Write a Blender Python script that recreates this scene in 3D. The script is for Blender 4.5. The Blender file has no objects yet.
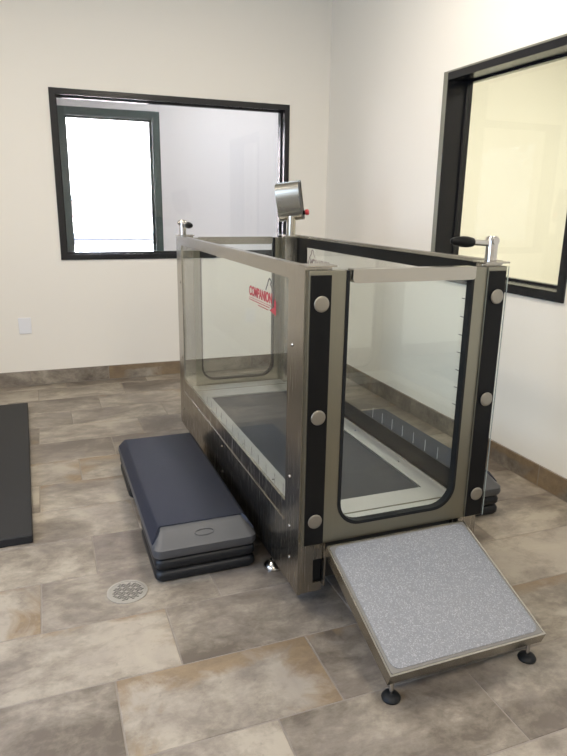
import bpy, bmesh, math, random
from mathutils import Vector, Matrix
random.seed(7)
PI = math.pi
COL = bpy.context.scene.collection
SC = bpy.context.scene

# ------------------------------------------------------------------ dimensions
XR, YB = 1.718, 3.629          # right wall and back wall planes
XL, YF = -3.2, -4.6            # left wall and the wall behind the camera
HC = 3.45                      # ceiling
W, L, H, ZB, DK = 0.80, 2.09, 1.31, 0.087, 0.33   # treadmill tank

# ------------------------------------------------------------------ materials
def new_mat(name):
    m = bpy.data.materials.new(name); m.use_nodes = True
    nt = m.node_tree; b = nt.nodes['Principled BSDF']
    return m, nt, b

def plain(name, col, rough=0.5, metal=0.0, bump=0.0, bscale=200, var=0.0, coat=0.0, spec=None):
    m, nt, b = new_mat(name)
    b.inputs['Base Color'].default_value = (*col, 1)
    b.inputs['Roughness'].default_value = rough
    b.inputs['Metallic'].default_value = metal
    b.inputs['Coat Weight'].default_value = coat
    if spec is not None: b.inputs['Specular IOR Level'].default_value = spec
    tc = nt.nodes.new('ShaderNodeTexCoord')
    n = nt.nodes.new('ShaderNodeTexNoise'); n.inputs['Scale'].default_value = bscale
    n.inputs['Detail'].default_value = 4
    nt.links.new(tc.outputs['Object'], n.inputs['Vector'])
    if bump:
        bp = nt.nodes.new('ShaderNodeBump'); bp.inputs['Strength'].default_value = bump
        bp.inputs['Distance'].default_value = 0.002
        nt.links.new(n.outputs['Fac'], bp.inputs['Height']); nt.links.new(bp.outputs['Normal'], b.inputs['Normal'])
    if var:
        mx = nt.nodes.new('ShaderNodeMix'); mx.data_type = 'RGBA'
        mx.inputs['A'].default_value = (*[c*(1-var) for c in col], 1)
        mx.inputs['B'].default_value = (*[min(1, c*(1+var)) for c in col], 1)
        nt.links.new(n.outputs['Fac'], mx.inputs['Factor']); nt.links.new(mx.outputs['Result'], b.inputs['Base Color'])
    return m

def steel(name, col, rough, stretch=(400, 400, 4), amt=0.05):
    """brushed stainless steel, grain running along the axis with the small scale"""
    m, nt, b = new_mat(name)
    b.inputs['Metallic'].default_value = 1
    tc = nt.nodes.new('ShaderNodeTexCoord'); mp = nt.nodes.new('ShaderNodeMapping')
    mp.inputs['Scale'].default_value = stretch
    n = nt.nodes.new('ShaderNodeTexNoise'); n.inputs['Scale'].default_value = 1; n.inputs['Detail'].default_value = 3
    nt.links.new(tc.outputs['Object'], mp.inputs['Vector']); nt.links.new(mp.outputs['Vector'], n.inputs['Vector'])
    r = nt.nodes.new('ShaderNodeMapRange'); r.inputs['To Min'].default_value = rough-amt*.5; r.inputs['To Max'].default_value = rough+amt
    nt.links.new(n.outputs['Fac'], r.inputs['Value']); nt.links.new(r.outputs['Result'], b.inputs['Roughness'])
    mx = nt.nodes.new('ShaderNodeMix'); mx.data_type = 'RGBA'
    mx.inputs['A'].default_value = (*[c*.95 for c in col], 1); mx.inputs['B'].default_value = (*[min(1, c*1.06) for c in col], 1)
    nt.links.new(n.outputs['Fac'], mx.inputs['Factor']); nt.links.new(mx.outputs['Result'], b.inputs['Base Color'])
    bp = nt.nodes.new('ShaderNodeBump'); bp.inputs['Strength'].default_value = 0.012; bp.inputs['Distance'].default_value = 0.0001
    nt.links.new(n.outputs['Fac'], bp.inputs['Height']); nt.links.new(bp.outputs['Normal'], b.inputs['Normal'])
    return m

def glass(name, tint=(0.93, 0.96, 0.94), refl=1.0, rough=0.0):
    """thin clear sheet: transparent mixed with a fresnel reflection"""
    m = bpy.data.materials.new(name); m.use_nodes = True; nt = m.node_tree; nt.nodes.clear()
    out = nt.nodes.new('ShaderNodeOutputMaterial'); mix = nt.nodes.new('ShaderNodeMixShader')
    tr = nt.nodes.new('ShaderNodeBsdfTransparent'); tr.inputs['Color'].default_value = (*tint, 1)
    gl = nt.nodes.new('ShaderNodeBsdfGlossy'); gl.inputs['Roughness'].default_value = rough
    gl.inputs['Color'].default_value = (1, 1, 1, 1)
    fr = nt.nodes.new('ShaderNodeFresnel')          # same fresnel on both faces of the sheet
    ge = nt.nodes.new('ShaderNodeNewGeometry'); io = nt.nodes.new('ShaderNodeMapRange')
    io.inputs['To Min'].default_value = 1.5; io.inputs['To Max'].default_value = 1/1.5
    nt.links.new(ge.outputs['Backfacing'], io.inputs['Value']); nt.links.new(io.outputs['Result'], fr.inputs['IOR'])
    tc = nt.nodes.new('ShaderNodeTexCoord'); nz = nt.nodes.new('ShaderNodeTexNoise'); nz.inputs['Scale'].default_value = 6
    mr = nt.nodes.new('ShaderNodeMapRange'); mr.inputs['To Min'].default_value = refl*.9; mr.inputs['To Max'].default_value = refl*1.1
    mu = nt.nodes.new('ShaderNodeMath'); mu.operation = 'MULTIPLY'
    nt.links.new(tc.outputs['Object'], nz.inputs['Vector']); nt.links.new(nz.outputs['Fac'], mr.inputs['Value'])
    nt.links.new(fr.outputs['Fac'], mu.inputs[0]); nt.links.new(mr.outputs['Result'], mu.inputs[1])
    nt.links.new(mu.outputs['Value'], mix.inputs['Fac'])
    nt.links.new(tr.outputs['BSDF'], mix.inputs[1]); nt.links.new(gl.outputs['BSDF'], mix.inputs[2])
    nt.links.new(mix.outputs['Shader'], out.inputs['Surface'])
    return m

def stone_mat():
    """porcelain stone tile; per tile tint, rust and seed come from face attributes, place on the tile from the UV map"""
    m, nt, b = new_mat('stone_tile'); N = nt.nodes.new; K = nt.links.new
    def attr(n):
        a = N('ShaderNodeAttribute'); a.attribute_name = n; return a
    seed, tint, rust = attr('seed'), attr('tint'), attr('rust')
    tc = N('ShaderNodeTexCoord')
    off = N('ShaderNodeVectorMath'); off.operation = 'MULTIPLY_ADD'
    comb = N('ShaderNodeCombineXYZ')
    for i in range(3): K(seed.outputs['Fac'], comb.inputs[i])
    K(comb.outputs['Vector'], off.inputs[0]); off.inputs[1].default_value = (37, 53, 71); K(tc.outputs['Object'], off.inputs[2])
    mp = N('ShaderNodeMapping'); mp.inputs['Scale'].default_value = (2.0, 3.0, 3.0); K(off.outputs['Vector'], mp.inputs['Vector'])
    def noise(sc, det, rgh=.6, dist=0, vec=mp):
        n = N('ShaderNodeTexNoise'); n.inputs['Scale'].default_value = sc; n.inputs['Detail'].default_value = det
        n.inputs['Roughness'].default_value = rgh; n.inputs['Distortion'].default_value = dist
        K(vec.outputs['Vector'], n.inputs['Vector']); return n
    n1 = noise(1.2, 9, .66, .4); n2 = noise(6, 9, .75, .3); n3 = noise(1.9, 8, .68, 1.0, off)
    cr = N('ShaderNodeValToRGB'); e = cr.color_ramp.elements
    e[0].position = .36; e[0].color = (.105, .085, .066, 1); e[1].position = .66; e[1].color = (.34, .30, .24, 1)
    x = cr.color_ramp.elements.new(.5); x.color = (.195, .167, .133, 1)
    add = N('ShaderNodeMath'); add.operation = 'ADD'; K(n1.outputs['Fac'], add.inputs[0])
    sc_ = N('ShaderNodeMath'); sc_.operation = 'MULTIPLY_ADD'; K(n2.outputs['Fac'], sc_.inputs[0]); sc_.inputs[1].default_value = .5; sc_.inputs[2].default_value = -.25
    K(sc_.outputs['Value'], add.inputs[1])
    add2 = N('ShaderNodeMath'); add2.operation = 'ADD'; K(add.outputs['Value'], add2.inputs[0]); K(tint.outputs['Fac'], add2.inputs[1])
    K(add2.outputs['Value'], cr.inputs['Fac'])
    # mauve grey clouding
    mv = N('ShaderNodeMix'); mv.data_type = 'RGBA'; mv.blend_type = 'MIX'
    mr = N('ShaderNodeMapRange'); mr.inputs['From Min'].default_value = .45; mr.inputs['From Max'].default_value = .7; mr.inputs['To Max'].default_value = .5
    K(n3.outputs['Fac'], mr.inputs['Value']); K(mr.outputs['Result'], mv.inputs['Factor'])
    K(cr.outputs['Color'], mv.inputs['A']); mv.inputs['B'].default_value = (.185, .156, .142, 1)
    # rust: noise threshold pushed by the tile's rust amount and the nearness of its edge
    uv = N('ShaderNodeUVMap'); sx = N('ShaderNodeSeparateXYZ'); K(uv.outputs['UV'], sx.inputs['Vector'])
    def edge(o):
        a = N('ShaderNodeMath'); a.operation = 'SUBTRACT'; K(o, a.inputs[0]); a.inputs[1].default_value = .42
        c = N('ShaderNodeMath'); c.operation = 'ABSOLUTE'; K(a.outputs['Value'], c.inputs[0])
        return c if o.name == 'X' else a
    ex, ey = edge(sx.outputs['X']), edge(sx.outputs['Y'])
    mxx = N('ShaderNodeMath'); mxx.operation = 'MAXIMUM'; K(ex.outputs['Value'], mxx.inputs[0]); K(ey.outputs['Value'], mxx.inputs[1])
    n4 = noise(3.2, 8, .68, .8, off)
    s1 = N('ShaderNodeMath'); s1.operation = 'ADD'; K(n4.outputs['Fac'], s1.inputs[0]); K(mxx.outputs['Value'], s1.inputs[1])
    s2 = N('ShaderNodeMath'); s2.operation = 'ADD'; K(s1.outputs['Value'], s2.inputs[0]); K(rust.outputs['Fac'], s2.inputs[1])
    mr2 = N('ShaderNodeMapRange'); mr2.inputs['From Min'].default_value = 1.27; mr2.inputs['From Max'].default_value = 1.42; mr2.inputs['To Max'].default_value = .85
    K(s2.outputs['Value'], mr2.inputs['Value'])
    rc = N('ShaderNodeValToRGB'); rc.color_ramp.elements[0].color = (.245, .178, .10, 1); rc.color_ramp.elements[1].color = (.13, .082, .048, 1)
    rc.color_ramp.elements[0].position = .35; rc.color_ramp.elements[1].position = .68
    K(n2.outputs['Fac'], rc.inputs['Fac'])
    rm = N('ShaderNodeMix'); rm.data_type = 'RGBA'; K(mr2.outputs['Result'], rm.inputs['Factor'])
    K(mv.outputs['Result'], rm.inputs['A']); K(rc.outputs['Color'], rm.inputs['B'])
    # fine dark pits
    n5 = noise(38, 3, .5, 0, off)
    mr3 = N('ShaderNodeMapRange'); mr3.inputs['From Min'].default_value = .69; mr3.inputs['From Max'].default_value = .76; mr3.inputs['To Max'].default_value = .35
    K(n5.outputs['Fac'], mr3.inputs['Value'])
    pm = N('ShaderNodeMix'); pm.data_type = 'RGBA'; K(mr3.outputs['Result'], pm.inputs['Factor'])
    K(rm.outputs['Result'], pm.inputs['A']); pm.inputs['B'].default_value = (.12, .10, .09, 1)
    K(pm.outputs['Result'], b.inputs['Base Color'])
    rr = N('ShaderNodeMapRange'); rr.inputs['To Min'].default_value = .30; rr.inputs['To Max'].default_value = .55
    K(n2.outputs['Fac'], rr.inputs['Value']); K(rr.outputs['Result'], b.inputs['Roughness'])
    bp = N('ShaderNodeBump'); bp.inputs['Strength'].default_value = .12; bp.inputs['Distance'].default_value = .004
    K(n2.outputs['Fac'], bp.inputs['Height']); K(bp.outputs['Normal'], b.inputs['Normal'])
    return m

def speckle_mat():
    m, nt, b = new_mat('speckled_grit'); N = nt.nodes.new; K = nt.links.new
    tc = N('ShaderNodeTexCoord'); v = N('ShaderNodeTexVoronoi'); v.inputs['Scale'].default_value = 330
    n = N('ShaderNodeTexNoise'); n.inputs['Scale'].default_value = 70; n.inputs['Detail'].default_value = 5
    K(tc.outputs['Object'], v.inputs['Vector']); K(tc.outputs['Object'], n.inputs['Vector'])
    cr = N('ShaderNodeValToRGB'); e = cr.color_ramp.elements
    e[0].position = .0; e[0].color = (.165, .17, .185, 1); e[1].position = 1; e[1].color = (.22, .225, .24, 1)
    K(n.outputs['Fac'], cr.inputs['Fac'])
    sep = N('ShaderNodeSeparateColor'); K(v.outputs['Color'], sep.inputs['Color'])
    mr = N('ShaderNodeMapRange'); mr.inputs['From Min'].default_value = .72; mr.inputs['From Max'].default_value = .95
    K(sep.outputs['Red'], mr.inputs['Value'])
    mx = N('ShaderNodeMix'); mx.data_type = 'RGBA'; K(mr.outputs['Result'], mx.inputs['Factor'])
    K(cr.outputs['Color'], mx.inputs['A']); mx.inputs['B'].default_value = (.31, .315, .33, 1)
    K(mx.outputs['Result'], b.inputs['Base Color']); b.inputs['Roughness'].default_value = .6
    bp = N('ShaderNodeBump'); bp.inputs['Strength'].default_value = .3; bp.inputs['Distance'].default_value = .001
    K(sep.outputs['Red'], bp.inputs['Height']); K(bp.outputs['Normal'], b.inputs['Normal'])
    return m

def brick_mat():
    m, nt, b = new_mat('brick'); N = nt.nodes.new; K = nt.links.new
    tc = N('ShaderNodeTexCoord'); mp = N('ShaderNodeMapping'); mp.inputs['Rotation'].default_value = (PI/2, 0, 0)
    br = N('ShaderNodeTexBrick'); br.inputs['Scale'].default_value = 4.0
    br.inputs['Color1'].default_value = (.66, .52, .47, 1); br.inputs['Color2'].default_value = (.58, .45, .40, 1)
    br.inputs['Mortar'].default_value = (.70, .66, .60, 1)
    K(tc.outputs['Object'], mp.inputs['Vector']); K(mp.outputs['Vector'], br.inputs['Vector']); K(br.outputs['Color'], b.inputs['Base Color'])
    b.inputs['Roughness'].default_value = .9
    return m

M = {}
M['wall'] = plain('cream_paint', (.77, .735, .67), .62, bump=.15, bscale=260, spec=.3)
M['wall_white'] = plain('offwhite_paint', (.76, .76, .775), .65, bump=.1, bscale=260, spec=.3)
M['wall_cream'] = plain('pale_yellow_paint', (.76, .75, .67), .65, bump=.1, bscale=260, spec=.3)
M['ceil'] = plain('ceiling_white', (.80, .79, .76), .8, bump=.2, bscale=120)
M['stone'] = stone_mat()
M['grout'] = plain('grout', (.24, .21, .18), .9, bump=.3, bscale=300, var=.15)
M['frame'] = plain('dark_bronze_frame', (.010, .010, .012), .22, spec=.4, bump=.05, bscale=300)
M['frame_face'] = plain('olive_frame_edge', (.17, .165, .13), .45, bump=.05, bscale=300)
M['green_frame'] = plain('dark_green_frame', (.030, .060, .060), .35, bump=.05, bscale=200)
M['steel'] = steel('brushed_steel', (.40, .375, .33), .25)
M['steel_h'] = steel('brushed_steel_long', (.44, .42, .38), .24, (400, 4, 400))
M['steel_x'] = steel('brushed_steel_cross', (.40, .38, .335), .24, (4, 400, 400))
M['steel_dim'] = steel('olive_door_steel', (.255, .245, .195), .34)
M['alu'] = steel('deck_aluminium', (.58, .59, .59), .42, (300, 6, 300), .1)
M['chrome'] = plain('chrome', (.48, .465, .44), .16, 1.0, bump=.02, bscale=90)
M['knob'] = plain('satin_knob', (.28, .26, .22), .36, .85, bump=.05, bscale=400)
M['black'] = plain('black_plastic', (.007, .007, .007), .28, spec=.14, bump=.05, bscale=400)
M['gasket'] = plain('black_rubber', (.008, .009, .010), .5, spec=.2, bump=.1, bscale=500)
M['belt'] = plain('belt_rubber', (.012, .015, .022), .38, spec=.5, bump=.25, bscale=700, var=.2)
M['riser'] = plain('riser_plastic', (.009, .010, .012), .42, spec=.3, bump=.12, bscale=350)
M['step_grey'] = plain('grey_plastic', (.060, .061, .065), .42, spec=.4, bump=.15, bscale=350, var=.06)
M['step_navy'] = plain('navy_rubber', (.010, .014, .028), .50, spec=.35, bump=.35, bscale=600, var=.2)
M['mat'] = plain('mat_rubber', (.017, .017, .018), .6, spec=.3, bump=.3, bscale=500, var=.2)
M['grit'] = speckle_mat()
M['mat_edge'] = plain('grit_border', (.17, .16, .145), .6, bump=.2, bscale=300)
M['red'] = plain('red_plastic', (.38, .015, .02), .35, bump=.03, bscale=200)
M['print_red'] = plain('red_print', (.34, .022, .035), .5, var=.05, bscale=80)
M['print_dark'] = plain('grey_print', (.10, .095, .09), .5, var=.05, bscale=80)
M['print_light'] = plain('pale_print', (.36, .38, .38), .5, var=.05, bscale=80)
M['print_back'] = plain('faded_print', (.34, .24, .235), .6, var=.05, bscale=80)
M['glass_edge'] = plain('polished_acrylic_edge', (.26, .29, .27), .2, var=.05, bscale=80)
M['plate'] = plain('white_plastic', (.74, .74, .76), .4, bump=.03, bscale=200)
M['dark'] = plain('dark_grey_steel', (.05, .05, .05), .6, bump=.1, bscale=200)  # plain dark grey for the base body and console end cap
M['glass'] = glass('tank_acrylic', (.965, .983, .975), .75)
M['pane'] = glass('window_glass', (.985, .985, .985), .6)
M['pane_y'] = glass('amber_window_glass', (.98, .98, .95), .6)
M['brick'] = brick_mat()
M['coping_shade'] = plain('shade_dark_coping', (.0072, .009, .014), .8, bump=.2, bscale=60)  # coping and ledge: shade put into the colour, near black against the sun
M['render_white'] = plain('white_render', (.8, .8, .8), .8, bump=.2, bscale=60)
M['drain'] = plain('drain_metal', (.42, .40, .36), .45, .7, bump=.1, bscale=200)
M['hole'] = plain('drain_hole', (.01, .01, .01), .8, var=.1)

# ------------------------------------------------------------------ mesh helpers
def obj(name, bm, mat, parent=None, smooth=False, loc=None):
    me = bpy.data.meshes.new(name)
    bmesh.ops.recalc_face_normals(bm, faces=bm.faces)
    bm.to_mesh(me); bm.free()
    for mm in (mat if isinstance(mat, (list, tuple)) else [mat]): me.materials.append(mm)
    if smooth:
        for p in me.polygons: p.use_smooth = True
        try: me.set_sharp_from_angle(angle=math.radians(40))
        except Exception: pass
    o = bpy.data.objects.new(name, me); COL.objects.link(o)
    if loc: o.location = loc
    if parent: o.parent = parent
    return o

def tag(o, label=None, cat=None, group=None, kind=None):
    if label: o['label'] = label
    if cat: o['category'] = cat
    if group: o['group'] = group
    if kind: o['kind'] = kind
    return o

def empty(name, loc=(0, 0, 0), rz=0):
    o = bpy.data.objects.new(name, None); COL.objects.link(o); o.location = loc; o.rotation_euler.z = rz
    o.empty_display_size = .1
    return o

def box(bm, x0, x1, y0, y1, z0, z1, bev=0, seg=2):
    r = bmesh.ops.create_cube(bm, size=1)
    vs = r['verts']
    for v in vs:
        v.co = Vector((x0+(v.co.x+.5)*(x1-x0), y0+(v.co.y+.5)*(y1-y0), z0+(v.co.z+.5)*(z1-z0)))
    if bev:
        es = list({e for v in vs for e in v.link_edges})
        bmesh.ops.bevel(bm, geom=es, offset=bev, segments=seg, affect='EDGES', profile=.5)
    return bm

def B(*a, **k): return box(bmesh.new(), *a, **k)

def cyl(bm, p0, p1, r0, r1=None, seg=24, bev=0):
    r1 = r0 if r1 is None else r1
    p0, p1 = Vector(p0), Vector(p1); d = p1-p0
    mat = Matrix.Translation((p0+p1)/2) @ d.to_track_quat('Z', 'Y').to_matrix().to_4x4()
    r = bmesh.ops.create_cone(bm, cap_ends=True, segments=seg, radius1=r0, radius2=r1, depth=d.length, matrix=mat)
    if bev:
        es = [e for v in r['verts'] for e in v.link_edges if len(e.link_faces) == 2 and any(len(f.verts) > 4 for f in e.link_faces)]
        bmesh.ops.bevel(bm, geom=list(set(es)), offset=bev, segments=2, affect='EDGES')
    return bm

def lathe(bm, prof, origin, axis, seg=28):
    """prof: (radius, height) pairs along axis"""
    q = Vector(axis).to_track_quat('Z', 'Y').to_matrix(); o = Vector(origin); rings = []
    for r, h in prof:
        rings.append([bm.verts.new(o + q @ Vector((r*math.cos(2*PI*i/seg), r*math.sin(2*PI*i/seg), h))) for i in range(seg)])
    for a, c in zip(rings, rings[1:]):
        for i in range(seg):
            bm.faces.new((a[i], a[(i+1) % seg], c[(i+1) % seg], c[i]))
    bm.faces.new(rings[0][::-1]); bm.faces.new(rings[-1])
    return bm

def prism(bm, pts, f0, f1):
    """solid between f0(p) and f1(p) for each 2-D outline point"""
    a = [bm.verts.new(f0(p)) for p in pts]; c = [bm.verts.new(f1(p)) for p in pts]
    bm.faces.new(a[::-1]); bm.faces.new(c)
    n = len(pts)
    for i in range(n): bm.faces.new((a[i], a[(i+1) % n], c[(i+1) % n], c[i]))
    return bm

def ring_prism(bm, outer, inner, f0, f1):
    """solid ring between two outlines with the same number of points"""
    n = len(outer)
    oa = [bm.verts.new(f0(p)) for p in outer]; oc = [bm.verts.new(f1(p)) for p in outer]
    ia = [bm.verts.new(f0(p)) for p in inner]; ic = [bm.verts.new(f1(p)) for p in inner]
    for i in range(n):
        j = (i+1) % n
        bm.faces.new((oa[i], oa[j], oc[j], oc[i])); bm.faces.new((ia[j], ia[i], ic[i], ic[j]))
        bm.faces.new((oa[j], oa[i], ia[i], ia[j])); bm.faces.new((oc[i], oc[j], ic[j], ic[i]))
    return bm

def rrect(x0, x1, y0, y1, r, n=6):
    rs = r if isinstance(r, (list, tuple)) else [r]*4        # bl, br, tr, tl
    pts = []
    for (cx, cy, a0, rr) in ((x0, y0, PI, rs[0]), (x1, y0, 1.5*PI, rs[1]), (x1, y1, 0, rs[2]), (x0, y1, .5*PI, rs[3])):
        rr = max(rr, 1e-4)
        ox = cx+rr if cx == x0 else cx-rr; oy = cy+rr if cy == y0 else cy-rr
        for i in range(n+1):
            a = a0+.5*PI*i/n; pts.append((ox+rr*math.cos(a), oy+rr*math.sin(a)))
    return pts

def text_bm(body, size, extrude=.0008):
    cu = bpy.data.curves.new('txt', 'FONT'); cu.body = body; cu.size = size; cu.extrude = extrude
    cu.offset = size*.035
    o = bpy.data.objects.new('txt', cu); COL.objects.link(o)
    dg = bpy.context.evaluated_depsgraph_get(); me = bpy.data.meshes.new_from_object(o.evaluated_get(dg))
    bm = bmesh.new(); bm.from_mesh(me)
    bpy.data.objects.remove(o); bpy.data.meshes.remove(me); bpy.data.curves.remove(cu)
    xs = [v.co.x for v in bm.verts]; ys = [v.co.y for v in bm.verts]
    x0, x1, y0, y1 = min(xs), max(xs), min(ys), max(ys)
    for v in bm.verts: v.co.x = (v.co.x-x0)/(x1-x0); v.co.y = (v.co.y-y0)/(y1-y0)
    return bm      # glyph outline normalised to 0..1 by 0..1

# ------------------------------------------------------------------ floor: tiles 0.667 x 0.327 laid in thirds
TW, TH, Y0 = .667, .327, .207
special = {  # (row, column): tint, rust      picked out from the photograph
    (0, -1): (.10, .26), (0, 0): (-.02, .06), (-1, 0): (.12, .46), (-1, -1): (-.03, .0), (-1, 1): (.02, .22), (-1, 2): (.05, .34),
    (-2, 0): (.0, .12), (-2, 1): (-.02, .18), (-2, -1): (.03, .1), (1, -1): (.0, .0), (1, -2): (.13, .27), (1, 0): (-.02, .0), (1, 1): (-.03, .1), (2, 0): (-.04, .0),
    (2, -1): (.08, .12), (2, 1): (.0, .1), (3, -1): (.06, .22), (3, 0): (.0, .1), (4, 0): (.02, .2), (4, -1): (.06, .28), (5, 0): (.05, .36), (5, -1): (.04, .30),
    (0, 2): (.10, .12), (0, 3): (.06, .3), (1, 2): (.06, .1), (1, 3): (.04, .16), (0, 1): (.02, .1),
}
def tile_mesh(rects, thick, name, orient='floor'):
    pass

def add_tiles(name, tiles, to3d, parent=None):
    """tiles: (u0,u1,v0,v1,tint,rust,seed); to3d(u,v,d) -> point; chamfered top faces joined into one slab skin"""
    bm = bmesh.new(); uvl = bm.loops.layers.uv.new('UVMap')
    lt = bm.faces.layers.float.new('tint'); lr = bm.faces.layers.float.new('rust'); ls = bm.faces.layers.float.new('seed')
    g = .0022; ch = .0016
    for (u0, u1, v0, v1, t, r, s) in tiles:
        if u1-u0 < .01 or v1-v0 < .005: continue
        o = [(u0+g, v0+g), (u1-g, v0+g), (u1-g, v1-g), (u0+g, v1-g)]
        i = [(u0+g+ch, v0+g+ch), (u1-g-ch, v0+g+ch), (u1-g-ch, v1-g-ch), (u0+g+ch, v1-g-ch)]
        vo = [bm.verts.new(to3d(*p, -.0025)) for p in o]; vi = [bm.verts.new(to3d(*p, 0)) for p in i]
        fs = [bm.faces.new(vi)] + [bm.faces.new((vo[k], vo[(k+1) % 4], vi[(k+1) % 4], vi[k])) for k in range(4)]
        for f in fs:
            f[lt] = t; f[lr] = r; f[ls] = s
        uvs = [(0, 0), (1, 0), (1, 1), (0, 1)]
        for l, c in zip(fs[0].loops, uvs): l[uvl].uv = c
        for k, f in enumerate(fs[1:]):
            for l, c in zip(f.loops, (uvs[k], uvs[(k+1) % 4], uvs[(k+1) % 4], uvs[k])): l[uvl].uv = c
    me = bpy.data.meshes.new(name); bm.to_mesh(me); bm.free(); me.materials.append(M['stone'])
    ob = bpy.data.objects.new(name, me); COL.objects.link(ob)
    if parent: ob.parent = parent
    return ob

rnd = random.Random(11)
tiles = []
r = -16
while True:
    v0 = Y0+(r-1)*TH; v1 = v0+TH
    if v0 > YB: break
    if v1 > YF:
        off = -.461+.2223*r
        k0 = math.floor((XL-off)/TW)
        k = k0
        while off+k*TW < XR:
            u0, u1 = off+k*TW, off+(k+1)*TW
            # column number relative to the tile holding x ~ -0.2
            cidx = round((u0-(-.461))/TW)
            t, ru = special.get((r, cidx), (rnd.uniform(-.07, .08), rnd.choice([0, 0, .08, .15, .25])))
            tiles.append((max(u0, XL), min(u1, XR), max(v0, YF), min(v1, YB), t, ru, rnd.random()))
            k += 1
    r += 1
floor = obj('floor', B(XL-.15, XR+.15, YF-.15, YB+.15, -.12, -.002), M['grout']); tag(floor, 'beige and taupe stone look tile floor', kind='structure')
ft = add_tiles('floor_tiles', tiles, lambda u, v, d: Vector((u, v, d)), floor)

# ------------------------------------------------------------------ walls
def wall_with_hole(name, mat, plane, t, a0, a1, z0, z1, ha0, ha1, hz0, hz1):
    """plane 'y' or 'x': wall slab starting at value t[0] to t[1], rectangular opening"""
    bm = bmesh.new()
    outer = [(a0, z0), (a1, z0), (a1, z1), (a0, z1)]; inner = [(ha0, hz0), (ha1, hz0), (ha1, hz1), (ha0, hz1)]
    f = (lambda v: (lambda p: Vector((p[0], v, p[1])))) if plane == 'y' else (lambda v: (lambda p: Vector((v, p[0], p[1]))))
    ring_prism(bm, outer, inner, f(t[0]), f(t[1]))
    return tag(obj(name, bm, mat), kind='structure')

wx0, wx1, wz0, wz1 = -.647, 1.338, 1.041, 2.3475            # back window, outer edge of its frame
ry0, ry1, rz0, rz1 = .611, 1.843, 1.032, 2.336              # right window
YW = 6.0                                                    # far wall of the room behind the back window
wall_with_hole('wall_back', M['wall'], 'y', (YB, YB+.16), XL-.15, 5.0, 0, HC, wx0+.02, wx1-.02, wz0+.02, wz1-.02)
wall_with_hole('wall_right', M['wall'], 'x', (XR, XR+.18), YF, YB, 0, HC, ry0+.02, ry1-.02, rz0+.02, rz1-.02)
# left wall has a daylight window, out of the picture
lw = (-2.6, .6, .9, 2.6)
wall_with_hole('wall_left', M['wall'], 'x', (XL-.15, XL), YF, YB, 0, HC, *lw)
tag(obj('wall_front', B(XL-.15, 5.0, YF-.15, YF, 0, HC), M['wall']), kind='structure')
tag(obj('ceiling', B(XL-.15, 5.1, YF-.15, YW+.2, HC, HC+.12), M['ceil']), kind='structure')
# room behind the back window
ex0, ex1, ez0, ez1 = -.50, .60, .45, 2.51
wall_with_hole('wall_far_back', M['wall_white'], 'y', (YW, YW+.25), -3.35, 5.0, 0, HC, ex0, ex1, ez0, ez1)
tag(obj('wall_far_left', B(-3.5, -3.35, YB+.16, YW+.25, 0, HC), M['wall_white']), kind='structure')
tag(obj('wall_far_right', B(4.2, 4.35, YB+.16, YW, 0, HC), M['wall_white']), kind='structure')
tag(obj('floor_far_back', B(-3.5, 5.0, YB+.15, YW+.25, -.12, 0), M['grout']), kind='structure')
# room beyond the right window
tag(obj('wall_side_room', B(5.0, 5.15, YF-.15, YW+.2, 0, HC), M['wall_cream']), kind='structure')
tag(obj('wall_side_room_back', B(XR+.18, 5.0, YB-.02, YB, 0, HC), M['wall_cream']), kind='structure')
tag(obj('floor_side_room', B(XR+.15, 5.15, YF-.15, YB+.15, -.12, -.001), M['grout']), kind='structure')

# baseboards cut from the same stone tile
def baseboard(name, tl, to3d, slab, label):
    o = obj(name, slab, M['grout']); tag(o, label, kind='structure')
    add_tiles(name+'_tiles', tl, to3d, o); return o
BBH = .1255
js = [XL, -2.95, -2.28, -1.62, -.965, -.325, .33, .98, XR]
tl = [(a, c, 0.002, BBH, rnd.uniform(-.02, .07), ru, rnd.random()) for (a, c), ru in zip(zip(js, js[1:]), [.1, .1, .05, .0, .03, .62, .3, .1])]
baseboard('baseboard_back', tl, lambda u, v, d: Vector((u, YB-.0125-d, v)), B(XL, XR-.01, YB-.0115, YB-.0002, .001, BBH-.002), 'stone tile skirting below the back window wall')
js = [YF, -3.9, -3.2, -2.6, -1.9, -1.2, -.6, .05, .62, 1.28, 1.95, 2.6, 3.2, YB-.015]
tl = [(a, c, 0.002, BBH, rnd.uniform(-.10, .02), ru, rnd.random()) for (a, c), ru in zip(zip(js, js[1:]), [.1, .2, .1, .1, .2, .1, .4, .58, .58, .12, .25, .3, .1])]
baseboard('baseboard_right', tl, lambda u, v, d: Vector((XR-.0125-d, u, v)), B(XR-.0115, XR-.0002, YF, YB-.013, .001, BBH-.002), 'brown stone tile skirting along the right wall')

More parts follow.
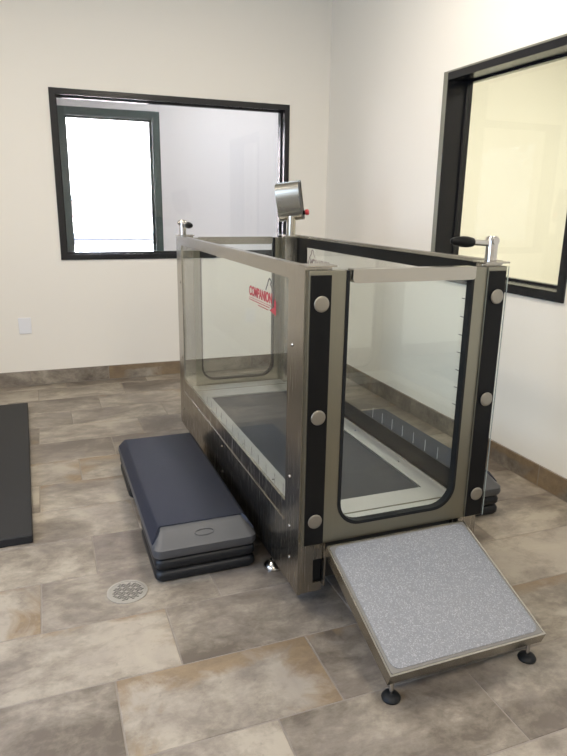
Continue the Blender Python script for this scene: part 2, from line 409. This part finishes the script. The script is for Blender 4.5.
# ------------------------------------------------------------------ windows
def window(name, plane, base, depth, a0, a1, z0, z1, face, glassd, gm, fm, label, facem=None, sgn=1):
    root = empty(name, (0, 0, 0)); tag(root, label, kind='structure')
    f = (lambda v: (lambda p: Vector((p[0], v, p[1])))) if plane == 'y' else (lambda v: (lambda p: Vector((v, p[0], p[1]))))
    R_ = lambda i: [(a0+i, z0+i), (a1-i, z0+i), (a1-i, z1-i), (a0+i, z1-i)]
    bm = bmesh.new()
    ring_prism(bm, R_(.0), R_(face), f(base-.010), f(base-.0005))                  # face trim, proud of the wall
    ring_prism(bm, R_(.022), R_(face), f(base-.0005), f(base+depth))                # lining of the reveal
    fr = obj('window_frame', bm, fm, root)
    bm = bmesh.new()
    ring_prism(bm, R_(face-.001), R_(face+.013), f(base+glassd-.02), f(base+glassd+.02))
    obj('glazing_bead', bm, fm, fr)
    if facem:
        bm = box(bmesh.new(), base-.012, base-.0101, a1-.046, a1, z0, z1); obj('frame_edge', bm, facem, fr)
        bm = box(bmesh.new(), base-.012, base-.0101, a0, a1-.047, z1-.010, z1); obj('frame_edge', bm, facem, fr)
    bm = bmesh.new()
    q = R_(face+.003); prism(bm, q, f(base+glassd-.003), f(base+glassd+.003))
    obj('pane', bm, gm, root)
    return root
window('window_1', 'y', YB, .16, wx0, wx1, wz0, wz1, .045, .085, M['pane'], M['frame'], 'black framed interior window in the back wall')
window('window_2', 'x', XR, .18, ry0, ry1, rz0, rz1, .052, .145, M['pane_y'], M['frame'], 'dark framed interior window in the right wall', M['frame_face'])
root = empty('window_3'); tag(root, 'dark green framed outside window of the room behind', kind='structure')
bm = bmesh.new()
f = lambda v: (lambda p: Vector((p[0], v, p[1])))
R_ = lambda i: [(ex0+i, ez0+i), (ex1-i, ez0+i), (ex1-i, ez1-i), (ex0+i, ez1-i)]
ring_prism(bm, R_(-.02), R_(.07), f(YW-.012), f(YW+.0)); ring_prism(bm, R_(.001), R_(.05), f(YW), f(YW+.25))
ring_prism(bm, R_(.049), R_(.085), f(YW+.10), f(YW+.16))
fr = obj('window_frame', bm, M['green_frame'], root)
bm = bmesh.new(); prism(bm, R_(.06), f(YW+.128), f(YW+.134)); obj('pane', bm, M['pane'], root)
# daylight window in the left wall
root = empty('window_4'); tag(root, 'daylight window in the left wall', kind='structure')
bm = bmesh.new(); f = lambda v: (lambda p: Vector((v, p[0], p[1])))
R_ = lambda i: [(lw[0]+i, lw[2]+i), (lw[1]-i, lw[2]+i), (lw[1]-i, lw[3]-i), (lw[0]+i, lw[3]-i)]
ring_prism(bm, R_(.001), R_(.05), f(XL-.15), f(XL+.01)); box(bm, XL-.09, XL-.05, -1.03, -.97, lw[2]+.05, lw[3]-.05)
obj('window_frame', bm, M['frame'], root)
bm = bmesh.new(); prism(bm, R_(.04), f(XL-.073), f(XL-.067)); obj('pane', bm, M['pane'], root)

# outside: sunlit brick wall with a ledge
bw = empty('brick_building', (0, 9.2, 0)); tag(bw, 'sunlit brick building seen outside through the green framed window', 'building')
obj('brick_wall', B(-5, 6, 0, .3, -1, 7), M['brick'], bw)
bm = bmesh.new(); box(bm, -5, 6, -.12, -.001, 1.52, 1.60, .01); obj('ledge', bm, M['coping_shade'], bw)
lw_o = obj('garden_wall', B(-.62, .92, 7.6, 7.75, -.4, .99, .01), M['render_white']); tag(lw_o, 'low wall with pale coping outside the green framed window', 'wall')
obj('coping', B(-.64, .94, 7.56, 7.79, .991, 1.075, .01), M['coping_shade'], lw_o)
og = obj('outside_ground', B(-9, 9, YW+.25, 12, -1.2, -.12), M['grout']); tag(og, kind='structure')

# ------------------------------------------------------------------ treadmill tank
T = empty('underwater_treadmill', (0, 0, 0))
tag(T, 'stainless steel underwater treadmill tank with glass sides and COMPANION logo', 'treadmill')

fx = lambda v: (lambda p: Vector((v, p[0], p[1])))
fy = lambda v: (lambda p: Vector((p[0], v, p[1])))
def side_ring(bm, x0, x1, y0, y1, z0, z1, iy0, iy1, iz0, iz1):
    ring_prism(bm, [(y0, z0), (y1, z0), (y1, z1), (y0, z1)], [(iy0, iz0), (iy1, iz0), (iy1, iz1), (iy0, iz1)], fx(x0), fx(x1))

# left side: folded steel sheet with a window
bm = bmesh.new(); side_ring(bm, 0, .012, 0, L, ZB, H, .14, 1.95, .41, 1.258)
lp = obj('side_panel', bm, M['steel'], T); tag(lp, 'brushed steel left side sheet with riveted edges')
bm = box(bmesh.new(), .012, .034, .012, L-.012, 1.266, H, .002); obj('top_rail', bm, M['steel_h'], T)
box_ = B(-.0035, .0, .15, 1.95, .326, .334, .0012); obj('seam', box_, M['steel_h'], lp)
for (y, z) in ((.095, 1.03), (.095, .53), (.09, .33), (.085, .20), (1.05, .29), (1.05, .15), (2.0, 1.03), (2.0, .55), (2.0, .2)):
    bm = lathe(bmesh.new(), [(.0075, 0), (.0075, .0015), (.004, .0045), (.001, .005)], (0, y, z), (-1, 0, 0), 12)
    obj('rivet', bm, M['chrome'], lp, True)
# glass on the left
g1 = obj('side_glass', B(.004, .009, .12, 1.97, .40, 1.27), M['glass'], T)
# right side: outer acrylic sheet over a steel frame with a black liner
bm = bmesh.new(); side_ring(bm, .786, .7915, .012, L, ZB, 1.305, .10, 1.97, .41, 1.245)
rp = obj('side_panel', bm, M['steel'], T)
g2 = obj('side_glass', B(.7925, .7965, -.030, L+.02, .30, 1.298, .001), M['glass'], T)
obj('glass_edge', B(.7935, .7962, -.0325, -.0302, .30, 1.298), M['glass_edge'], g2)
bm = bmesh.new(); side_ring(bm, .778, .786, .03, 2.0, DK+.001, 1.30, .12, 1.84, .415, 1.245)
obj('liner', bm, M['black'], T)
obj('top_rail', B(.772, .802, .012, L-.012, 1.30, 1.316, .002), M['steel_h'], T)

# base body, deck, belt
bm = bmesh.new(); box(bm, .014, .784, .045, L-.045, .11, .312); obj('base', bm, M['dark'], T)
bm = bmesh.new()
ring_prism(bm, [(.013, .035), (.777, .035), (.777, L-.035), (.013, L-.035)], [(.133, .222), (.667, .222), (.667, 1.79), (.133, 1.79)],
           lambda p: Vector((p[0], p[1], .313)), lambda p: Vector((p[0], p[1], DK)))
dk = obj('deck', bm, M['alu'], T); tag(dk, 'pale aluminium deck around the running belt')
for xx in (.036, .764): obj('deck_rail', B(xx-.012, xx+.012, .05, L-.05, DK, DK+.006, .0015), M['chrome'], dk)
for yy in (.105, 1.94): obj('joint_strip', B(.05, .75, yy-.003, yy+.003, DK, DK+.0018), M['steel_dim'], dk)
for yy in (.5, .95, 1.4):
    for xx in (.083, .717):
        obj('screw', lathe(bmesh.new(), [(.006, 0), (.005, .002)], (xx, yy, DK), (0, 0, 1), 10), M['chrome'], dk, True)
bt = obj('running_belt', B(.135, .665, .224, 1.788, .3125, .324, .003), M['belt'], T); tag(bt, 'dark ribbed running belt')

# end assemblies (front, and the same turned round at the back)
def end_assembly(flip):
    if flip: tr = lambda v: Vector((W-v.x, L-v.y, v.z))
    else: tr = lambda v: v
    def put(name, bm, mat, par=T, sm=False):
        for v in bm.verts: v.co = tr(v.co)
        return obj(name, bm, mat, par, sm)
    for side in (0, 1):
        mx = (lambda x: x) if side == 0 else (lambda x: W-x)
        def bb(bm, x0, x1, *a, **k):
            xa, xb = sorted((mx(x0), mx(x1))); return box(bm, xa, xb, *a, **k)
        # steel corner post: lower panel + hinge channel
        bm = bmesh.new()
        if side == 0 and not flip:
            bb(bm, .0125, .064, -.001, .035, ZB, 1.308, bev=.003); bb(bm, .0125, .100, .001, .035, .222, 1.307)
            bb(bm, .0635, .100, .0, .035, ZB, .125); bb(bm, .0, .0125, -.004, .0, ZB, 1.308)
        else:
            bb(bm, .0125, .100, -.001, .035, ZB, 1.308, bev=.002)
        post = put('corner_post', bm, M['steel'])
        bm = bmesh.new(); bb(bm, .008, .089, -.026, -.001, .30, 1.298, bev=.002)
        ch = put('hinge_channel', bm, M['steel_dim'], post)
        bm = bmesh.new(); bb(bm, .012, .0865, -.030, -.026, .304, 1.283, bev=.001)
        stp = put('black_strip', bm, M['black'], post)
        bm = bmesh.new(); bb(bm, 0.0, .105, -.03, .05, 1.3085, 1.3145, bev=.001)
        put('top_plate', bm, M['steel_x'], post)
        for z in (1.19, .797, .402):
            bm = lathe(bmesh.new(), [(.012, 0), (.012, .004), (.0255, .004), (.027, .006), (.027, .0085), (.0255, .010), (.020, .0105)],
                       (mx(.0488), -.0298, z), (0, -1, 0), 28)
            put('round_knob', bm, M['knob'], post, True)
    if not flip:
        bm = bmesh.new(); box(bm, .066, .099, .012, .034, .127, .220); put('latch_slot', bm, M['gasket'])
        put('ramp_bracket', B(.102, .109, -.014, .04, .11, .296, .001), M['steel'])
        put('ramp_bracket', B(.691, .698, -.014, .04, .11, .296, .001), M['steel'])
    # door: U-shaped frame, gasket, pane, top bar
    zt = 1.296
    o = rrect(.0905, .7095, .298, zt, [.006, .006, .002, .002], 8)
    i1 = rrect(.1445, .6555, .354, zt, [.095, .095, .0005, .0005], 8)
    bm = bmesh.new(); 
    def open_ring(outer, inner, y0, y1, bm):
        # drop the top edge: outlines run bl -> br -> tr -> tl ; start at tl going down
        n = len(outer); k = 9
        # order: tl(last 9) is end; build strip from tl down round to tr
        seq = list(range(3*k, 4*k))[-1:] + list(range(0, 2*k)) + [2*k+8-8]
        oa = [outer[j] for j in seq]; ia = [inner[j] for j in seq]
        A = [bm.verts.new(Vector((p[0], y0, p[1]))) for p in oa]; Bv = [bm.verts.new(Vector((p[0], y1, p[1]))) for p in oa]
        Cc = [bm.verts.new(Vector((p[0], y0, p[1]))) for p in ia]; D = [bm.verts.new(Vector((p[0], y1, p[1]))) for p in ia]
        m = len(seq)
        for j in range(m-1):
            bm.faces.new((A[j], A[j+1], Bv[j+1], Bv[j])); bm.faces.new((Cc[j+1], Cc[j], D[j], D[j+1]))
            bm.faces.new((A[j+1], A[j], Cc[j], Cc[j+1])); bm.faces.new((Bv[j], Bv[j+1], D[j+1], D[j]))
        bm.faces.new((A[0], Bv[0], D[0], Cc[0])); bm.faces.new((A[-1], Cc[-1], D[-1], Bv[-1]))
    def straight_top(pts, z):
        q = list(pts)
        return [(p[0], z if idx >= 18 else p[1]) for idx, p in enumerate(q)]
    o = straight_top(o, zt); i1 = straight_top(i1, zt)
    open_ring(o, i1, -.020, .014, bm)
    # coordinates for tr / tl must keep their own x
    door = put('door', bm, M['steel_dim'])
    tag(door, 'U-shaped glass end door of the tank')
    i2 = straight_top(rrect(.156, .644, .366, zt, [.086, .086, .0005, .0005], 8), zt)
    i0 = straight_top(rrect(.144, .656, .3535, zt, [.0955, .0955, .0005, .0005], 8), zt)
    bm = bmesh.new(); open_ring(i0, i2, -.023, .006, bm)
    put('gasket', bm, M['gasket'], door, True)
    bm = bmesh.new(); prism(bm, rrect(.150, .650, .364, 1.285, [.082, .082, .004, .004], 8), fy(-.006), fy(.004))
    put('pane', bm, M['glass'], door)
    bm = bmesh.new(); prism(bm, rrect(.164, .654, 1.254, 1.300, [.016, .010, .003, .003], 5), fy(-.030), fy(.014))
    put('top_bar', bm, M['steel_x'], door)
end_assembly(False); end_assembly(True)

# over-centre handles
def handle(x, y, d, label):
    d = Vector(d).normalized(); z = H+.0045
    bm = bmesh.new(); cyl(bm, (x, y, z), (x, y, z+.076), .0215, bev=.002)
    h = obj('latch_handle', bm, M['chrome'], T, True); tag(h, label)
    p = Vector((x, y, z+.072)); s = Vector((-d.y, d.x, 0))
    bm = bmesh.new(); cyl(bm, p-s*.024, p+s*.024, .016, bev=.003); cyl(bm, p-s*.026, p-s*.030, .009, seg=12)
    cyl(bm, p, Vector((x, y, z+.090)), .0215, .014)
    obj('pivot', bm, M['chrome'], h, True)
    q = Vector((x, y, z+.062))
    bm = bmesh.new(); cyl(bm, q, q+d*.085, .0105); obj('lever', bm, M['chrome'], h, True)
    bm = lathe(bmesh.new(), [(.011, 0), (.0165, .006), (.020, .03), (.0195, .05), (.014, .082), (.009, .094), (.003, .097)], q+d*.078, d, 20)
    obj('grip', bm, M['black'], h, True)
handle(.752, .022, (-1, .05, .06), 'chrome latch with tapered black grip on the front corner')
handle(.035, 2.055, (.10, -1, 0), 'chrome latch with black grip on the far corner')

# dome feet
for (x, y) in ((.035, .345), (.765, .345), (.035, 1.75), (.765, 1.75)):
    bm = lathe(bmesh.new(), [(.046, 0), (.047, .006), (.040, .018), (.022, .029), (.012, .034)], (x, y, 0.0), (0, 0, 1))
    ft_ = obj('foot', bm, M['chrome'], T, True)
    obj('stem', cyl(bmesh.new(), (x, y, .03), (x, y, .11), .010), M['chrome'], ft_, True)

# console post and console in the far right corner
cp = obj('console_post', B(.690, .776, 1.975, 2.050, DK, 1.3125, .004), M['steel'], T)
obj('console_neck', cyl(bmesh.new(), (.742, 2.02, 1.31), (.742, 2.02, 1.47), .030, seg=28), M['steel'], cp, True)
u = Vector((.857, -.515, 0)).normalized(); v = Vector((.515, .857, 0)).normalized(); w = Vector((0, 0, 1))
roll = Matrix.Rotation(math.radians(-7), 3, v); pit = Matrix.Rotation(math.radians(6), 3, u)
u, v, w = roll @ pit @ u, roll @ pit @ v, roll @ pit @ w
co = Vector((.738, 2.02, 1.411))
def cpt(a, b_, c): return co+u*(a*.93+.006)+v*b_*.85+w*c*.93
prof = [(.052, .245), (-.010, .248), (-.030, .243), (-.045, .232), (-.054, .214), (-.058, .190), (-.057, .150), (-.053, .110), (-.046, .070), (-.034, .035), (-.018, .012), (0, 0), (.052, -.004)]
bm = bmesh.new(); prism(bm, prof, lambda p: cpt(-.083, *p), lambda p: cpt(.080, *p))
cs = obj('console', bm, M['steel_x'], T, True); tag(cs, 'tilted steel control console with curved back')
prof2 = [(a*1.0+(.0 if a > 0 else -.002), c) for a, c in prof]
bm = bmesh.new(); prism(bm, prof2, lambda p: cpt(.0802, *p), lambda p: cpt(.0835, *p))
obj('end_cap', bm, M['dark'], cs)
bm = bmesh.new(); prism(bm, [(-.090, -.012), (.088, -.012), (.088, .252), (-.090, .252)], lambda p: cpt(p[0], .0525, p[1]), lambda p: cpt(p[0], .060, p[1]))
obj('face_plate', bm, M['steel'], cs)
bm = cyl(bmesh.new(), cpt(.083, .030, .036), cpt(.098, .030, .036), .014); eb = obj('emergency_stop', bm, M['black'], cs, True)
bm = lathe(bmesh.new(), [(.014, 0), (.0185, .003), (.0185, .020), (.013, .025)], cpt(.098, .030, .036), u); obj('stop_button', bm, M['red'], eb, True)
bm = cyl(bmesh.new(), cpt(.060, .060, .105), cpt(.060, .076, .105), .010); obj('control_knob', bm, M['black'], cs, True)

# print on the glass
def logo(x, ya, yb, zt, zb, sx, parent, mats):
    """reads from ya to yb along the tank; sx = outward direction (-1 left side)"""
    def P(a, c, d): return Vector((x+sx*d, ya+(yb-ya)*a, zb+(zt-zb)*c))
    bm = text_bm('COMPANION', .1)
    for vv in bm.verts: vv.co = P(vv.co.x*.86+.0, .33+vv.co.y*.255, .0008 if vv.co.z > 0 else .0001)
    lg = obj('logo', bm, mats[0], parent)
    bm = bmesh.new()   # wedge below the dog at the right end
    prism(bm, [(.96, .50), (1.0, .42), (1.0, .10), (.95, .13), (.78, .17), (.93, .28)], lambda p: P(*p, .0001), lambda p: P(*p, .0009))
    obj('logo_wedge', bm, mats[0], lg)
    # sitting dog drawn as an outline
    pts = [(.64, .62), (.70, .76), (.73, .86), (.77, .92), (.81, .90), (.84, .84), (.80, .80), (.86, .70), (.91, .58), (.93, .46)]
    bm = bmesh.new()
    for (a, c) in zip(pts, pts[1:]):
        da, dc = c[0]-a[0], c[1]-a[1]; ln = math.hypot(da*abs(yb-ya), dc*(zt-zb)) or 1
        na, nc = -dc*(zt-zb)/ln*.0034/abs(yb-ya), da*abs(yb-ya)/ln*.0034/(zt-zb)
        prism(bm, [(a[0]+na, a[1]+nc), (c[0]+na, c[1]+nc), (c[0]-na, c[1]-nc), (a[0]-na, a[1]-nc)], lambda p: P(*p, .0001), lambda p: P(*p, .0007))
    obj('logo_dog', bm, mats[1], lg)
    bm = bmesh.new()   # two lines of small print under the word
    rr = random.Random(3)
    for (c0, a0, a1, hh) in ((.275, .0, .90, .012), (.215, .0, .78, .022), (.15, .36, .74, .022)):
        a = a0
        while a < a1:
            wl = rr.uniform(.02, .045) if hh > .02 else a1-a0
            prism(bm, [(a, c0), (min(a+wl, a1), c0), (min(a+wl, a1), c0+hh), (a, c0+hh)], lambda p: P(*p, .0001), lambda p: P(*p, .0006)); a += wl+.010
    obj('logo_small_print', bm, mats[0], lg)
logo(.0042, .60, .275, 1.245, 1.085, -1, g1, (M['print_red'], M['print_dark']))
logo(.7967, 1.52, 1.86, 1.245, 1.085, 1, g2, (M['print_back'], M['print_back']))
# ruler marks along the bottom edges of the side glass and up the right glass
for (x, sx, y0, y1, mt, par) in ((.0040, -1, .17, 1.62, 'print_dark', g1), (.7923, -1, .20, .95, 'print_light', g2)):
    y = y0
    while y < y1:
        obj('ruler_mark', B(x-.0008, x, y-.0022, y+.0022, .414, .468), M[mt], par); y += .1
for k in range(8): obj('depth_mark', B(.7916, .7923, .185, .225, .62+.075*k, .6235+.075*k), M['print_dark'], g2)

# ------------------------------------------------------------------ ramp
RP = empty('entry_ramp', (.402, -.52, 0)); tag(RP, 'sloping steel entry ramp with speckled grey grip surface at the tank door', 'ramp')
ya, za, yb_, zb_ = -.034, .2916, -.520, .1107
dvec = Vector((0, yb_-ya, zb_-za)); ln = dvec.length; ey = -dvec.normalized(); ez = Vector((0, -ey.z, ey.y)); org = Vector((0, yb_, zb_))-Vector(RP.location)
def rp(x, s, h): return org+Vector((x, 0, 0))+ey*s+ez*h
x0, x1 = .1006, .7031
bm = bmesh.new()
o4 = [(x0, 0), (x1, 0), (x1, ln), (x0, ln)]; i4 = [(x0+.006, .006), (x1-.006, .006), (x1-.006, ln-.006), (x0+.006, ln-.006)]
ring_prism(bm, o4, i4, lambda p: rp(p[0], p[1], -.046), lambda p: rp(p[0], p[1], 0))
prism(bm, i4, lambda p: rp(p[0], p[1], -.010), lambda p: rp(p[0], p[1], -.0015))
rf = obj('ramp_frame', bm, M['steel_x'], RP)
bm = bmesh.new(); i5 = rrect(x0+.008, x1-.008, .007, ln-.007, .008); prism(bm, i5, lambda p: rp(p[0], p[1], -.0014), lambda p: rp(p[0], p[1], .001)); obj('grip_border', bm, M['mat_edge'], RP)
bm = bmesh.new(); i6 = rrect(x0+.018, x1-.016, .016, ln-.014, .03); prism(bm, i6, lambda p: rp(p[0], p[1], .0011), lambda p: rp(p[0], p[1], .0035)); obj('grip_surface', bm, M['grit'], RP)
for x in (x0+.026, x1-.040):
    y = yb_+.030
    bm = lathe(bmesh.new(), [(.030, 0), (.031, .006), (.026, .014), (.012, .020)], (x-RP.location.x, y-RP.location.y, 0), (0, 0, 1))
    fo = obj('foot', bm, M['gasket'], RP, True)
    obj('stem', cyl(bmesh.new(), (x-RP.location.x, y-RP.location.y, .018), (x-RP.location.x, y-RP.location.y, .108), .007), M['chrome'], fo, True)

# ------------------------------------------------------------------ aerobic steps
def riser_mesh(bm, hx, hy, h):
    rings = []
    for (ins, z) in ((.014, 0), (.006, .004), (.0, .014), (.0, h-.020), (.005, h-.010), (.014, h-.003), (.026, h)):
        rings.append([bm.verts.new(Vector((p[0], p[1], z))) for p in rrect(-hx+ins, hx-ins, -hy+ins, hy-ins, .034)])
    for a, c in zip(rings, rings[1:]):
        n = len(a)
        for i in range(n): bm.faces.new((a[i], a[(i+1) % n], c[(i+1) % n], c[i]))
    bm.faces.new(rings[0][::-1]); bm.faces.new(rings[-1]); return bm
RH = .0535
def make_platform(name, loc):
    t = empty(name, loc)
    bm = bmesh.new(); rings = []
    for (hx, hy, z, r_) in ((.205, .612, 0, .035), (.218, .625, .006, .04), (.222, .629, .020, .04), (.219, .627, .042, .04), (.206, .599, .058, .04), (.190, .552, .088, .034), (.182, .532, .098, .03)):
        rings.append([bm.verts.new(Vector((p[0], p[1], z))) for p in rrect(-hx, hx, -hy, hy, r_)])
    for a, c in zip(rings, rings[1:]):
        n = len(a)
        for i in range(n): bm.faces.new((a[i], a[(i+1) % n], c[(i+1) % n], c[i]))
    bm.faces.new(rings[0][::-1]); bm.faces.new(rings[-1])
    bd = obj('platform_body', bm, M['step_grey'], t, True)
    # rubber over the top and down both long sides
    bm = bmesh.new(); sec = [(-.2185, .052, .572), (-.200, .079, .557), (-.190, .096, .542), (-.178, .1025, .527), (.178, .1025, .527), (.190, .096, .542), (.200, .079, .557), (.2185, .052, .572)]
    low = [(-.214, .047, .572), (-.190, .075, .557), (-.180, .088, .542), (-.172, .094, .525), (.172, .094, .525), (.180, .088, .542), (.190, .075, .557), (.214, .047, .572)]
    A = [[bm.verts.new(Vector((x, s*y, z))) for (x, z, y) in sec] for s in (-1, 1)]
    Cc = [[bm.verts.new(Vector((x, s*y, z))) for (x, z, y) in low] for s in (-1, 1)]
    n = len(sec)
    for i in range(n-1):
        bm.faces.new((A[0][i], A[0][i+1], A[1][i+1], A[1][i])); bm.faces.new((Cc[0][i+1], Cc[0][i], Cc[1][i], Cc[1][i+1]))
        for s in (0, 1): bm.faces.new((A[s][i], Cc[s][i], Cc[s][i+1], A[s][i+1]))
    for i in (0, n-1): bm.faces.new((A[0][i], A[1][i], Cc[1][i], Cc[0][i]))
    obj('rubber_top', bm, M['step_navy'], t, True)
    for s in (-1, 1):
        nrm = Vector((0, s*.55, .83)).normalized(); t1 = Vector((1, 0, 0)); t2 = nrm.cross(t1)
        c = Vector((0, s*.5765, .0735)); bm = bmesh.new()
        el = [(math.cos(2*PI*i/24), math.sin(2*PI*i/24)) for i in range(24)]
        ring_prism(bm, [(.042*a, .016*b_) for a, b_ in el], [(.037*a, .012*b_) for a, b_ in el], lambda p: c+t1*p[0]+t2*p[1]-nrm*.002, lambda p: c+t1*p[0]+t2*p[1]+nrm*.0018)
        obj('embossed_oval', bm, M['step_grey'], bd)
    return t
def copy_tree(o, parent=None):
    c = o.copy(); COL.objects.link(c); c.parent = parent
    for chd in list(o.children): copy_tree(chd, c)
    return c
PLX, PLY = -.252, .990
pl = make_platform('step_platform', (PLX, PLY, 2*RH+.001)); tag(pl, 'grey and navy aerobic step platform left of the tank, rubber topped', 'step platform')
pl2 = copy_tree(pl); pl2.location = (1.066, 1.035, 2*RH+.001); pl2['label'] = 'grey aerobic step platform behind the tank by the right wall, mostly hidden'
pr = obj('step_riser', riser_mesh(bmesh.new(), .214, .215, RH), M['riser'], None, True)
first = True
for (px, py, side) in ((PLX, PLY, 'left of the tank'), (1.066, 1.035, 'right of the tank')):
    for (e, en) in ((-.405, 'near'), (.405, 'far')):
        for k in (0, 1):
            o = pr if first else pr.copy()
            if not first: COL.objects.link(o)
            first = False
            o.location = (px, py+e, .0005+k*RH)
            tag(o, '%s black plastic riser under the %s end of the step %s' % (('bottom', 'upper')[k], en, side), 'step riser', 'risers under the aerobic step '+side)

# ------------------------------------------------------------------ exercise mat, drain, outlet plate
em = obj('exercise_mat', B(-1.25, 0, 0, 2.10, .0005, .042, .006, seg=3), M['mat'], loc=(-.936, .885, 0)); em.rotation_euler.z = .022; tag(em, 'thick dark grey exercise mat on the floor at left', 'exercise mat')
DR = empty('floor_drain', (-.583, .362, 0)); tag(DR, 'round perforated metal floor drain in front of the step', 'floor drain')
bm = bmesh.new(); n = 40
ring_prism(bm, [(.080*math.cos(2*PI*i/n), .080*math.sin(2*PI*i/n)) for i in range(n)], [(.070*math.cos(2*PI*i/n), .070*math.sin(2*PI*i/n)) for i in range(n)],
           lambda p: Vector((p[0], p[1], .0002)), lambda p: Vector((p[0], p[1], .003)))
obj('drain_ring', bm, M['drain'], DR)
bm = lathe(bmesh.new(), [(.0695, .0002), (.0695, .0022)], (0, 0, 0), (0, 0, 1), 40); dg_ = obj('drain_grate', bm, M['drain'], DR)
bm = bmesh.new()
for i in range(-5, 6):
    for j in range(-8, 9):
        x, y = i*.0125+(.003 if j % 2 else -.003), j*.0078
        if x*x+y*y < .060**2 and (i+j*2) % 7: box(bm, x-.0048, x+.0048, y-.0020, y+.0020, .0015, .0026)
obj('drain_holes', bm, M['hole'], dg_)
wp = obj('outlet_plate', B(-1.019, -.921, YB-.008, YB-.0003, .444, .577, .003), M['plate']); tag(wp, 'white wall plate low on the back wall at left', 'outlet plate')
bm = bmesh.new()
for z in (.485, .536): prism(bm, rrect(-.989, -.951, z-.019, z+.019, .008), fy(YB-.0095), fy(YB-.0078))
obj('socket_face', bm, M['plate'], wp)

# ------------------------------------------------------------------ lights
def area(name, loc, rot, sx, sy, power, col):
    l = bpy.data.lights.new(name, 'AREA'); l.shape = 'RECTANGLE'; l.size = sx; l.size_y = sy; l.energy = power; l.color = col
    o = bpy.data.objects.new(name, l); COL.objects.link(o); o.location = loc; o.rotation_euler = rot
    return o
ci = 0
def ceiling_fixture(x, y, label):
    cf = empty('ceiling_light', (x, y, HC)); tag(cf, label, 'ceiling light')
    bm = bmesh.new()
    ring_prism(bm, [(-.33, -.63), (.33, -.63), (.33, .63), (-.33, .63)], [(-.30, -.60), (.30, -.60), (.30, .60), (-.30, .60)], lambda p: Vector((p[0], p[1], -.03)), lambda p: Vector((p[0], p[1], -.001)))
    obj('housing', bm, M['ceil'], cf)
for (x, y, pw, lb) in ((-1.7, -2.6, 50, 'ceiling light above the camera at left'), (.5, -2.6, 50, 'ceiling light above the camera at right'),
                   (-1.7, .9, 50, 'ceiling light above the exercise mat'), (.5, .9, 50, 'ceiling light above the tank')):
    ceiling_fixture(x, y, lb)
    area('ceiling_lamp', (x, y, HC-.025), (0, 0, 0), .6, 1.2, pw, (1.0, .89, .74))
area('far_room_fill', (1.6, 4.5, HC-.03), (0, 0, 0), 1.2, .6, 46, (.97, .97, 1))  # unseen fill light, added to brighten the room behind the back window
ceiling_fixture(3.4, .6, 'ceiling light of the side room'); area('side_room_lamp', (3.4, .6, HC-.03), (0, 0, 0), .6, 1.2, 185, (1.0, .97, .88))
# portal for the daylight of the left window
pt = area('window_portal', (XL-.2, -1.0, 1.75), (0, -PI/2, 0), 1.7, 3.2, 0, (1, 1, 1)); pt.data.cycles.is_portal = True

sun = bpy.data.lights.new('sun', 'SUN'); sun.energy = 620; sun.angle = .01; sun.color = (.76, .88, 1)
so = bpy.data.objects.new('sun', sun); COL.objects.link(so)
so.rotation_euler = Vector((-.6, .32, -.75)).to_track_quat('-Z', 'Y').to_euler()

wd = bpy.data.worlds.new('sky'); SC.world = wd; wd.use_nodes = True
nt = wd.node_tree; bg = nt.nodes['Background']; bg.inputs['Strength'].default_value = 11
tc = nt.nodes.new('ShaderNodeTexCoord'); sp = nt.nodes.new('ShaderNodeSeparateXYZ'); cr = nt.nodes.new('ShaderNodeValToRGB')
nt.links.new(tc.outputs['Generated'], sp.inputs['Vector']); nt.links.new(sp.outputs['Z'], cr.inputs['Fac'])
cr.color_ramp.elements[0].color = (.60, .77, 1, 1); cr.color_ramp.elements[1].color = (.38, .56, 1, 1)
nt.links.new(cr.outputs['Color'], bg.inputs['Color'])

# ------------------------------------------------------------------ camera
yaw, pitch, roll_ = .3655, -.268, .0155
f_ = Vector((math.sin(yaw)*math.cos(pitch), math.cos(yaw)*math.cos(pitch), math.sin(pitch)))
rt = Vector((math.cos(yaw), -math.sin(yaw), 0)); up = rt.cross(f_)
r2 = rt*math.cos(roll_)+up*math.sin(roll_); u2 = -rt*math.sin(roll_)+up*math.cos(roll_)
cam = bpy.data.cameras.new('camera'); cam.sensor_fit = 'VERTICAL'; cam.sensor_height = 36; cam.lens = 628.25*36/756
cam.clip_start = .05; cam.clip_end = 60
cobj = bpy.data.objects.new('camera', cam); COL.objects.link(cobj)
mw = Matrix((r2, u2, -f_)).transposed().to_4x4(); mw.translation = Vector((-.7965, -1.9064, 1.5))
cobj.matrix_world = mw
SC.camera = cobj
SC.view_settings.view_transform = 'Standard'; SC.view_settings.look = 'None'; SC.view_settings.gamma = 1
SC.view_settings.use_curve_mapping = False; SC.view_settings.exposure = 0.0
SC.cycles.max_bounces = 10; SC.cycles.transparent_max_bounces = 24; SC.cycles.caustics_reflective = False
